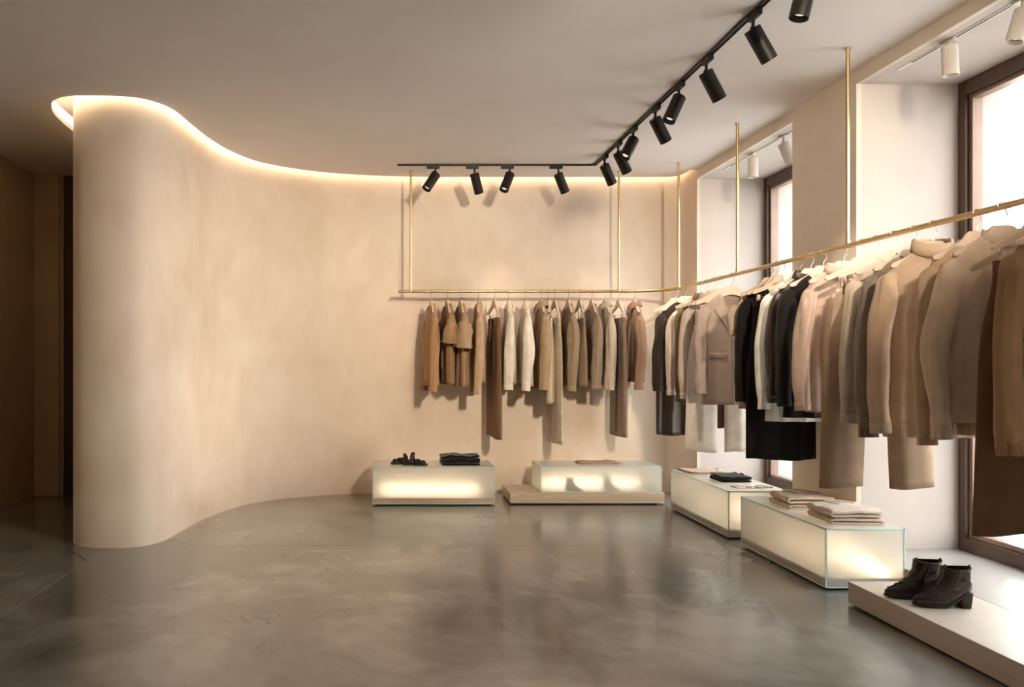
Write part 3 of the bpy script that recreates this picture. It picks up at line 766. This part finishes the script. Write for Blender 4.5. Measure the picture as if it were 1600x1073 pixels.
def skirt(name, label, cat, loc, rz, col, kind, L, waist=.245, ww=.17, hemw=.22, dep=.045, seed=1, fold=.012, k=2.6, group='garments on the rail', sx=(1, 1), straps=False, hl=None):
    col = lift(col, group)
    t = empty(name, loc, rz); tag(t, label, cat, group); m = cloth(col, kind); r = random.Random(seed); p = [r.uniform(0, 6) for _ in range(6)]
    rows = []; n = 26
    for i in range(n+1):
        q = i/n; z = lerp(waist, L, q); w = lerp(ww, hemw, sstep(q*1.6)); d = lerp(.022, dep, sstep(q*2)); ring = []
        for x, y in ellipse(w, d, 64, 2.3):
            u = x/w; A = fold*sstep(q*1.3); yy = y + A*(math.sin(k*PI*u+p[0])+.5*math.sin(2.2*k*PI*u+p[1]+2*q))*(1 if y < 0 else .6)
            xx = x*(sx[0] if x < 0 else sx[1]); ring.append((xx, yy, -z-.006*math.sin(3*u+p[2])*q))
        rows.append(ring)
    o = MB().loft(rows).build('skirt_panel', m, t, 60); solid(o, .003)
    if straps:
        for s_ in (-1, 1):
            MB().tube([(s_*.10, 0, -.128), (s_*.105, -.012, -.17), (s_*.11, -.02, -waist-.01)], .003, 8).build('strap', m, t, 50)
            MB().tube([(s_*.10, 0, -.128), (s_*.105, .012, -.17), (s_*.11, .02, -waist-.01)], .003, 8).build('strap', m, t, 50)
    else:
        rows = [[(x*(sx[0] if x < 0 else sx[1]), y, -z) for x, y in ellipse(ww+.004, .025, 44, 2.5)] for z in (waist-.004, waist+.01, waist+.035, waist+.038)]
        o = MB().loft(rows).build('waistband', m, t, 60); solid(o, .003)
    hanger(hl or ('beige hanger holding the ' + label.split(',')[0].split(' on the ')[0]), loc, rz, clips=None if straps else (-ww+.03, ww-.03))
    return t

# ---- back rail, left to right: garments seen almost edge on
GB = 'garments on the back rail'
def bx(px, turn=12): return dict(loc=((px-608)*RY/1300, RY, RZ), rz=-PI/2+math.radians(turn*.75)-math.atan((px-608)/1300)+math.radians(-1), group=GB)
LS = dict(end=.87, r0=.066, r1=.040, cuff=True)
top_garment('sweater', 'tan long-sleeved knit sweater, leftmost garment on the back rail', 'sweater', col='#AC8660', kind='knit', L=.83, sl=dict(LS, end=.88), seed=11, hem_rib=.05, **bx(673.8, 15))
top_garment('knit_tee', 'tan short-sleeved tee second from the left on the back rail', 'top', col='#A98762', kind='woven', L=.82, sl=dict(end=.46, r0=.075, r1=.075, flare=.03, out=.05), seed=12, **bx(698.7, 16))
top_garment('knit_tee', 'light tan short-sleeved tee with flared sleeves third from the left', 'top', col='#B7977A', kind='woven', L=.84, sl=dict(end=.50, r0=.075, r1=.075, flare=.035, out=.05), seed=13, **bx(719.7, 16))
top_garment('sweater', 'pale beige sweater with a jutting elbow beside the brown trousers', 'sweater', col='#C2A484', kind='knit', L=.80, sl=dict(LS, end=.90, bend=.015), collar='mock', seed=14, **bx(747.3, 8))
trousers('trousers', 'long mid-brown trousers hanging edge on, fifth from the left', col='#7B5C40', kind='woven', L=1.29, seed=15, belt=True, spread=.0, hemw=.14, **bx(772.2, 20))
top_garment('blouse', 'white blouse next to the brown trousers', 'blouse', col='#EDE3D4', kind='woven', L=.82, sl=dict(end=.86, r0=.066, r1=.045, bulge=.010, cuff=True, rib=False), collar='mock', seed=16, **bx(794.5, 9))
top_garment('blouse', 'bright white blouse with bent elbows, seventh on the back rail', 'blouse', col='#F0E8DC', kind='woven', L=.84, sl=dict(end=.87, r0=.066, r1=.045, bulge=.009, bend=.035, cuff=True, rib=False), collar='mock', seed=17, **bx(820.8, 12))
top_garment('shirt', 'sand coloured shirt with full sleeves right of the white blouses', 'shirt', col='#BCA384', kind='woven', L=.81, sl=dict(end=.86, r0=.07, r1=.05, bulge=.010, cuff=True, rib=False), collar='shirt', seed=18, **bx(845.2, 18))
skirt('slip_dress', 'sheer cream slip dress behind the sand shirt', 'dress', col='#DCCDAE', kind='satin', L=.99, hemw=.20, seed=19, straps=True, **bx(856, 14))
trousers('trousers', 'long cream trousers reaching lowest on the back rail', col='#D8C9B2', kind='satin', L=1.34, seed=20, spread=.0, hemw=.145, belt=True, **bx(866.7, 20))
top_garment('blouse', 'taupe blouse with gathered sleeve beside the cream trousers', 'blouse', col='#A8937B', kind='woven', L=.83, sl=dict(end=.87, r0=.068, r1=.05, bulge=.012, cuff=True, rib=False), collar='crew', seed=21, drop=.06, **bx(887.7, 20))
skirt('camisole', 'dark taupe strapped camisole between two taupe shirts', 'top', col='#8A735C', kind='satin', L=.84, hemw=.19, seed=22, straps=True, **bx(905.6, 20))
top_garment('shirt', 'greyish taupe shirt left of the pale satin shirt', 'shirt', col='#A69280', kind='woven', L=.78, sl=dict(end=.85, r0=.07, r1=.05, bulge=.012, cuff=True, rib=False), collar='crew', drop=.06, seed=23, **bx(924.5, 21))
top_garment('shirt', 'pale cream satin shirt with open collar on the back rail', 'shirt', col='#D3C3AD', kind='satin', L=.84, sl=dict(end=.86, r0=.07, r1=.05, bulge=.010, cuff=True, rib=False), collar='shirt', seed=24, **bx(945.5, 21))
trousers('trousers', 'grey-brown trousers clipped at the waist, near the end of the back rail', col='#94806E', kind='woven', L=1.28, seed=25, spread=.0, hemw=.13, **bx(966.5, 24))
top_garment('blouse', 'dusty pink-brown wide-sleeved blouse, last on the back rail', 'blouse', col='#AF8F78', kind='woven', L=.80, sl=dict(end=.86, r0=.07, r1=.05, bend=.05, out=.03, cuff=True, rib=False), collar='shirt', seed=26, **bx(991.4, 22))

# ---- window rail, from the corner towards the viewer: garments seen face on
GR = 'garments on the window rail'
def rx(px, turn=0, ws=.86):
    return dict(loc=(RX, 1300*RX/(px-608), RZ), rz=math.radians(turn), group=GR, sx=(1, ws))
def rc(px): return 1300*RX/(px-608)
def corner(turn=0): return dict(loc=(2.44, 7.10, RZ), rz=math.radians(turn), group=GR, sx=(1, .86))
LSR = dict(end=.88, r0=.07, r1=.045, cuff=True)
skirt('skirt', 'dark brown long skirt, farthest garment on the window rail', 'skirt', loc=(2.46, 7.13, RZ), rz=math.radians(-10), group=GR, sx=(1, .86), col='#3A2A20', kind='satin', L=1.25, ww=.14, hemw=.165, seed=31)
top_garment('jacket', 'dark chocolate jacket at the rail corner', 'jacket', col='#33261E', kind='woven', L=.86, sl=dict(end=.87, r0=.072, r1=.055, out=.03), collar='crew', seed=32, loc=(RX-.01, 6.93, RZ), rz=math.radians(-6), group=GR, sx=(1, .86), hw=.20)
top_garment('blouse', 'ivory blouse next to the chocolate jacket', 'blouse', col='#D3C5B8', kind='satin', L=.82, sl=dict(LSR, end=.885, bulge=.01, rib=False), collar='crew', drop=.05, seed=33, dep=.036, **rx(1093, -3))
top_garment('shirt', 'olive brown shirt behind the cream shirt', 'shirt', col='#6F5B40', kind='woven', L=.96, sl=dict(LSR, end=.93, out=.02), collar='shirt', seed=34, dep=.034, hw=.195, **rx(1104, -2))
top_garment('shirt', 'cream shirt left of the taupe blazer', 'shirt', col='#CEC0B2', kind='satin', L=.86, sl=dict(LSR, end=.90, bulge=.008, rib=False), collar='shirt', seed=35, dep=.036, **rx(1114, -2))
trousers('trousers', 'wide ivory satin trousers below the taupe blazer', col='#D8CDC3', kind='satin', L=1.30, seed=36, spread=.018, hemw=.118, ww=.18, **rx(1126, 0, .95))
skirt('skirt', 'narrow brown skirt hidden behind the ivory trousers', 'skirt', col='#6B5142', kind='woven', L=1.13, ww=.15, hemw=.15, seed=37, **rx(1119, 0))
top_garment('blazer', 'taupe blazer with notched lapels and pocket flaps', 'blazer', col='#A8968A', kind='woven', L=.935, sl=dict(end=.86, r0=.074, r1=.052, out=.03), collar='lapel', seed=38, vneck=.20, parts=('flaps', 'edge'), hem=.21, fold=.005, hw=.20, **rx(1143, -4, .9))
top_garment('knit_tee', 'beige thin knit top right of the taupe blazer', 'top', col='#B49E86', kind='knit', L=.93, sl=dict(end=.45, r0=.07, r1=.065), collar='crew', seed=39, drop=.07, **rx(1204, -2))
top_garment('knit_sweater', 'black V-neck knit top above the long black skirt', 'top', col='#15110F', kind='woven', L=.89, sl=dict(end=.88, r0=.07, r1=.05, out=.03), collar='none', vneck=.16, seed=40, hw=.20, **rx(1214, -2))
skirt('skirt', 'long black skirt hanging lowest of the black clothes', 'skirt', col='#100D0C', kind='woven', L=1.24, ww=.18, hemw=.225, seed=41, fold=.009, sx=(1, .92), loc=(RX, rc(1222), RZ), rz=0, group=GR)
top_garment('blouse', 'white satin blouse between the black clothes', 'blouse', col='#DCD3CB', kind='satin', L=.985, sl=dict(LSR, end=.905, bulge=.012, rib=False), collar='shirt', seed=42, **rx(1250, -2))
top_garment('shirt', 'dark brown satin shirt left of the black blazer', 'shirt', col='#2C201A', kind='satin', L=.865, sl=dict(LSR, end=.86, rib=False), collar='shirt', seed=43, **rx(1267, -2))
top_garment('blazer', 'black blazer with wide hem beside the blush blouse', 'blazer', col='#171210', kind='woven', L=.945, sl=dict(end=.88, r0=.074, r1=.055, out=.03), collar='lapel', vneck=.18, seed=44, hem=.225, hw=.20, **rx(1286.5, -2))
top_garment('blouse', 'blush satin blouse with buttoned cuffs', 'blouse', col='#C3A998', kind='satin', L=.90, sl=dict(LSR, end=.885, bulge=.012, out=.045, rib=False), collar='shirt', seed=45, fold=.014, **rx(1319, -3))
trousers('trousers', 'wide taupe trousers on a clip hanger with legs spread', col='#A3886E', kind='woven', L=1.265, seed=46, spread=.036, hemw=.105, ww=.155, waist=.245, dep=.05, sx=(1, 1), loc=(RX, rc(1369), RZ), rz=math.radians(-6), group=GR)
top_garment('cardigan', 'light oatmeal boucle cardigan beside the taupe trousers', 'cardigan', col='#B3A290', kind='boucle', L=.93, sl=dict(LSR, end=.92, r1=.05), collar='crew', seed=47, **rx(1397, -2))
skirt('camisole', 'cream gathered camisole tucked behind the blush blouse and taupe trousers', 'top', col='#D6C5B0', kind='satin', L=.62, ww=.13, hemw=.15, seed=48, straps=True, **rx(1346, -2))
top_garment('sweater', 'charcoal grey boucle knit sweater', 'sweater', col='#77695C', kind='boucle', L=.955, sl=dict(LSR, end=.975, r0=.078, r1=.052), collar='crew', seed=49, hem_rib=.05, **rx(1428, -3, .92))
top_garment('sweater', 'beige turtleneck sweater with ribbed hem, facing the viewer', 'sweater', col='#BDA388', kind='knit', L=.965, sl=dict(LSR, end=.945, r0=.082, r1=.050, out=.05), collar='turtle', seed=51, hem_rib=.055, hw=.20, hem=.21, fold=.008, dep=.055, **rx(1458, -4, .95))
top_garment('cardigan', 'thin camel cardigan between turtleneck and mock-neck sweater', 'cardigan', col='#B99B7E', kind='knit', L=.93, sl=dict(LSR, end=.97, r0=.075), collar='crew', seed=52, hem_rib=.06, drop=.08, **rx(1527, -2, .95))
top_garment('sweater', 'cream mock-neck sweater, large and near the right edge', 'sweater', col='#C6AE96', kind='knit', L=.875, sl=dict(LSR, end=.935, r0=.082, r1=.048, out=.05, bend=.02), collar='mock', seed=53, hw=.20, fold=.008, dep=.055, **rx(1566, -6, .95))
trousers('trousers', 'dark brown trousers cut by the right edge of the picture', col='#6A4B34', kind='woven', L=1.29, seed=54, spread=.01, hemw=.13, sx=(1, 1), loc=(RX+.02, 3.20, RZ), rz=math.radians(0), group=GR)
top_garment('sweater', 'brown sweater with ribbed cuffs at the right edge', 'sweater', col='#96724F', kind='knit', L=.93, sl=dict(LSR, end=.965, r0=.08, r1=.052), collar='crew', seed=55, hem_rib=.06, loc=(RX+.02, 3.06, RZ), rz=math.radians(-3), group=GR)

# ------------------------------------------------------------------ ankle boots
M['leather'] = plain('dark_brown_leather', '#2C201B', .20, vary=.12)
M['elastic'] = plain('elastic_gore', '#41352F', .8)
M['seam'] = plain('boot_seam', '#7A6354', .5)
M['sole'] = plain('dark_sole', '#241B16', .5)
def interp(tab, x):
    for (a, va), (b, vb) in zip(tab, tab[1:]):
        if x <= b: return lerp(va, vb, sstep((x-a)/(b-a)) if b > a else 0)
    return tab[-1][1]
def boot_surface(t, a, off=0):
    """t 0..1 sole to shaft top, a angle (0 = heel, pi = toe); toe points to local -x"""
    z = .158*t
    toe = interp([(0, -.132), (.08, -.133), (.18, -.122), (.28, -.095), (.40, -.062), (.55, -.036), (.75, -.018), (1, -.014)], t)
    heel = interp([(0, .098), (.12, .104), (.3, .105), (.5, .096), (.75, .094), (1, .100)], t)
    wid = interp([(0, .036), (.12, .0395), (.3, .037), (.5, .037), (.75, .041), (1, .044)], t)
    c, s = math.cos(a), math.sin(a); cx = (toe+heel)/2; hx = (heel-toe)/2
    x = cx + (hx+off)*c
    taper = 1
    if c < 0 and t < .5:
        taper = 1 - .28*(-c)**2.2*(1-t*2)
    else: taper = 1-.10*max(0, c)
    y = (wid+off)*math.copysign(abs(s)**.85, s)*taper
    lift = .050*sstep((x+.02)/.095)*(1-t)**1.0 + .006*sstep((-x-.10)/.04)*(1-t)
    return Vector((x, y, .012+z+lift))
def boot(label, loc, rz, group='ankle boots', sc=1.0):
    t = empty('ankle_boot', loc, rz); t.scale = (sc, sc, sc); tag(t, label, 'boot', group)
    n, m = 44, 26; rows = []
    for j in range(m+1):
        q = j/m; ring = []
        for k in range(n):
            a = 2*PI*k/n; p = boot_surface(q, a)
            if q > .93: p.z -= .006*(abs(math.sin(a))**2)*(q-.93)/.07           # dip at the sides of the opening
            if .12 < q < .5 and math.cos(a) < 0: p += Vector((0, math.copysign(.0012, p.y)*math.sin(60*q+3*a), .0012*math.sin(70*q)))
            ring.append(p)
        rows.append(ring)
    rows.append([p+Vector((0, 0, 0)) - (p-Vector((.04, 0, p.z)))*.06 for p in rows[-1]])
    rows.append([p-Vector((0, 0, .05)) for p in rows[-1]])
    mb = MB().loft(rows); mb.f.append(tuple(range(n-1, -1, -1))); mb.f.append(tuple(range((len(rows)-1)*n, len(rows)*n)))
    u = mb.build('upper', M['leather'], t, 60)
    for s_ in (1, -1):                                   # elastic side panels
        v = []; f = []; nu, nv = 8, 14
        for j in range(nv+1):
            for i in range(nu+1):
                q = lerp(.36, .985, j/nv); half = .34*(1 if j > 3 else .55+.15*j); a = s_*(PI*.5-.18 + lerp(-half, half, i/nu))
                p = boot_surface(q, a, .0012)
                if q > .93: p.z -= .006*(abs(math.sin(a))**2)*(q-.93)/.07
                v.append(p)
        for j in range(nv):
            for i in range(nu):
                q_ = (j*(nu+1)+i, j*(nu+1)+i+1, (j+1)*(nu+1)+i+1, (j+1)*(nu+1)+i); f.append(q_ if s_ > 0 else q_[::-1])
        g_ = link('elastic_panel', mesh(v, f, 60), M['elastic'], t); solid(g_, .002, 0)
        edge = [v[j*(nu+1)] for j in range(nv, -1, -1)]+[v[i] for i in range(1, nu+1)]+[v[j*(nu+1)+nu] for j in range(1, nv+1)]
        MB().tube([p+Vector((0, s_*.0012, 0)) for p in edge], .0011, 6).build('seam', M['seam'], g_, 40)
    rows = []
    for dz, of in ((.001, .003), (-.003, .0045), (-.009, .004), (-.010, .002)):
        rows.append([boot_surface(0, 2*PI*k/n, of)+Vector((0, 0, dz)) for k in range(n)])
    MB().loft(rows, True).build('sole', M['sole'], t, 50)
    rows = []
    for z, x0, x1, w in ((.0, .050, .092, .030), (.03, .045, .096, .033), (.064, .036, .099, .0345)):
        ring = []
        for k in range(24):
            a = 2*PI*k/24; c, s = math.cos(a), math.sin(a)
            ring.append(((x0+x1)/2+(x1-x0)/2*math.copysign(abs(c)**.45, c), w*math.copysign(abs(s)**.5, s), z))
        rows.append(ring)
    MB().loft(rows, True).build('heel', M['sole'], t, 50)
    for xx in (-.006, .092):
        MB().tube([(xx, 0, .150), (xx, 0, .176), (xx+.004, 0, .178), (xx+.006, 0, .150)], .004, 8).build('pull_tab', M['elastic'], t, 40)
    return t
boot('front dark brown ankle boot on the travertine platform', (2.475, 3.70, SZ), math.radians(-4), sc=1.05)
boot('rear dark brown ankle boot half hidden behind the other', (2.43, 3.83, SZ), math.radians(-7), sc=1.05)
b1 = boot('left dark shoe blurred inside the frosted case', (1.565, 7.10, .102), math.radians(180), 'shoes in the case', .62)
b2 = boot('right paler shoe blurred inside the frosted case', (1.90, 7.17, .102), math.radians(180), 'shoes in the case', .62)

# ------------------------------------------------------------------ folded garments
def folded(name, label, cat, loc, rz, col, kind, W, D, layers, th=.010, seed=1, sag=.0, group=None, fluff=.003, curl=0.0):
    """a garment folded in layers: one strip zigzags in (y,z), extruded along x"""
    t = empty(name, loc, rz); tag(t, label, cat, group); r = random.Random(seed); m = cloth(col, kind)
    gapz = th*1.12; path = []
    for l in range(layers):
        z = th*.5+l*gapz; ys = [lerp(-D/2+th, D/2-th, i/14) for i in range(15)]
        if l % 2: ys = ys[::-1]
        for y in ys: path.append((y + r.uniform(-.001, .001), z))
        if l < layers-1:
            yc = ys[-1]; sg = 1 if l % 2 == 0 else -1
            for a in (-.9, 0, .9): path.append((yc+sg*gapz*.55*math.cos(a), z+gapz/2+gapz*.5*math.sin(a)))
    nx = 20; rows = []; p = [r.uniform(0, 6) for _ in range(6)]
    for i in range(nx+1):
        u = i/nx; x = lerp(-W/2, W/2, u); ring = []
        e = 1-abs(2*u-1)**8
        nrmls = []
        for k in range(len(path)):
            a = path[max(0, k-1)]; b = path[min(len(path)-1, k+1)]; L_ = math.hypot(b[0]-a[0], b[1]-a[1]) or 1
            nrmls.append((-(b[1]-a[1])/L_, (b[0]-a[0])/L_))
        def P(k, sg):
            y, z = path[k]; n_ = nrmls[k]; h = th*.47*(.55+.45*e); lay = z/gapz
            wob = fluff*(z/(layers*gapz))*(math.sin(9*x/W+p[0]+lay)+.6*math.sin(7*y/D+p[1])+.5*math.sin(14*x/W*1.3+11*y/D+p[2]))
            xx = x + .0015*math.sin(5*y/D+p[3]+2.3*lay) + .003*math.sin(int(lay)*3+p[4])
            return (xx, y+n_[0]*h*sg+.004*math.sin(4*u+p[5]), max(.0003, z+n_[1]*h*sg+wob+curl*(u**4)*z/(layers*gapz)))
        ring = [P(k, 1) for k in range(len(path))]+[P(k, -1) for k in range(len(path)-1, -1, -1)]
        rows.append(ring)
    mb = MB().loft(rows)
    n = len(rows[0]); h = n//2
    for base in (0, nx*n):
        for k in range(h-1):
            q = (base+k, base+k+1, base+n-2-k, base+n-1-k); mb.f.append(q if base else q[::-1])
    o = mb.build('folded_cloth', m, t, 55)
    return t, m
ZT = .328
def crease_part(t, m, z, W, D, seed):
    r = random.Random(seed); mb = MB()
    pts = [(W*.12, D*.05, z), (W*.22, D*.20, z+.006), (W*.34, D*.28, z+.004)]
    mb.tube(crom(pts, 5), [.004+.003*math.sin(PI*i/10) for i in range(11)], 8); mb.build('crumpled_collar', m, t, 50)
    mb = MB(); mb.tube(crom([(W*.30, -D*.30, z-.002), (W*.40, -D*.05, z+.005), (W*.43, D*.2, z+.003)], 5), .0045, 8); mb.build('loose_hem', m, t, 50)
# near case: two stacks, each two folded pieces
a, m = folded('folded_sweater', 'cream folded sweater at the bottom of the nearer stack', 'folded garment', (2.528, 4.60, ZT), math.radians(88), '#D3C2AE', 'woven', .28, .30, 2, .016, 61, group='cream folded clothes')
a, m = folded('folded_sweater', 'cream folded sweater on top of the nearer stack', 'folded garment', (2.522, 4.602, ZT+.036), math.radians(87), '#D9CCBE', 'woven', .275, .295, 2, .021, 62, group='cream folded clothes', fluff=.005); crease_part(a, m, .049, .275, .29, 3)
a, m = folded('folded_sweater', 'cream folded sweater at the bottom of the farther stack', 'folded garment', (2.522, 5.07, ZT), math.radians(89), '#D5C2A9', 'woven', .28, .30, 2, .014, 63, group='cream folded clothes')
a, m = folded('folded_sweater', 'cream folded sweater on top of the farther stack', 'folded garment', (2.520, 5.07, ZT+.032), math.radians(88), '#DBC9B2', 'woven', .275, .295, 2, .019, 64, group='cream folded clothes', fluff=.005); crease_part(a, m, .044, .275, .29, 4)
# far window case
a, m = folded('folded_shirt', 'thin beige folded shirt at the far end of the window case', 'folded garment', (2.49, 6.60, ZT+.0015), math.radians(4), '#CDB7A0', 'woven', .30, .26, 2, .008, 65); crease_part(a, m, .018, .30, .26, 5)
a, m = folded('folded_trousers', 'black folded garment on the case by the far window', 'folded garment', (2.515, 6.13, ZT+.0015), math.radians(2), '#12100F', 'woven', .22, .22, 3, .014, 66); crease_part(a, m, .045, .22, .22, 6)
def necklace(label, cx, cy, rx_, ry_, col, seed, n=26, z=ZT+.006, br=.0042):
    t = empty('bead_necklace', (cx, cy, ZT)); tag(t, label, 'necklace'); r = random.Random(seed); mt = plain('beads', col, .35, vary=.3)
    pts = []
    for i in range(n):
        a = 2*PI*i/n; k = 1+.16*math.sin(3*a+seed); pts.append((rx_*k*math.cos(a), ry_*k*math.sin(a), .0042))
    MB().tube(pts+[pts[0]], .001, 6).build('cord', mt, t, 40)
    me = None
    for i, p in enumerate(pts):
        if me is None:
            bm = bmesh.new(); bmesh.ops.create_icosphere(bm, subdivisions=1, radius=br); me = bpy.data.meshes.new('bead'); bm.to_mesh(me); bm.free(); smooth(me); me.materials.append(mt)
        link('bead', me, None, t, loc=p)
necklace('reddish bead necklace at the left on the window case', 2.452, 5.80, .065, .050, '#8E6250', 1)
necklace('pale wooden bead necklace between the two other necklaces', 2.535, 5.775, .05, .04, '#B79472', 2)
necklace('dark bead necklace at the right on the window case', 2.61, 5.81, .055, .045, '#6B4A42', 3)
# left case at the back
a, m = folded('folded_sweater', 'black folded sweater on the left glowing case', 'folded garment', (.605, 7.14, ZT-.002), math.radians(1), '#0D0B0A', 'knit', .325, .24, 4, .019, 67, fluff=.006)
sd = None
def sandal(label, loc, rz, seed):
    t = empty('sandal', loc, rz); tag(t, label, 'sandal', 'black sandals')
    mt = M.setdefault('sandal', plain('black_sandal_leather', '#1B1613', .4)); rows = []
    n = 26
    def out(of, z):
        o = []
        for k in range(n):
            a = 2*PI*k/n; c, s = math.cos(a), math.sin(a); o.append((.115*c*(1+of), (.036-.008*c)*math.copysign(abs(s)**.8, s)*(1+of), z+.022*sstep((c+.1)/1.0)))
        return o
    MB().loft([out(-.03, .0), out(0, .004), out(0, .016), out(-.04, .019)], True).build('sole', mt, t, 50)
    for x, h, w in ((-.075, .040, .016), (-.035, .050, .016), (.01, .062, .013), (.075, .075, .010)):
        v = []; f = []; m_ = 12; bz = .018+.022*sstep((x/.115+.1))
        for i in range(m_+1):
            a = PI*i/m_
            for dx in (-w, w): v.append((x+dx+.01*math.sin(a), .040*math.cos(a), bz+(h-.014)*math.sin(a)))
        for i in range(m_): f.append((2*i, 2*i+1, 2*i+3, 2*i+2))
        o = link('strap', mesh(v, f, 60), mt, t); solid(o, .005, 0)
    rows = [[(.07+.035*math.cos(2*PI*k/16), .028*math.sin(2*PI*k/16), z) for k in range(16)] for z in (0, .02, .036)]
    MB().loft(rows, True).build('heel', mt, t, 50)
    MB().tube([(.075, -.041, .075), (.078, -.048, .074), (.084, -.046, .070)], .003, 8).build('buckle', M['brass'], t, 40)
sandal('left black strappy sandal on the glowing case', (.125, 7.16, ZT-.001), math.radians(14), 1)
sandal('right black strappy sandal on the glowing case', (.215, 7.06, ZT-.001), math.radians(168), 2)
# slab case
a, m = folded('folded_scarf', 'flat beige folded scarf on the case over the stone slab', 'folded garment', (1.80, 7.20, .324), math.radians(1), '#C4A58E', 'woven', .34, .16, 2, .010, 68); crease_part(a, m, .022, .34, .16, 7)
MB().tube([(.17, -.04, .006), (.19, -.05, .012), (.20, -.04, .004), (.215, -.06, .004)], .003, 8).build('fringe', m, a, 40)
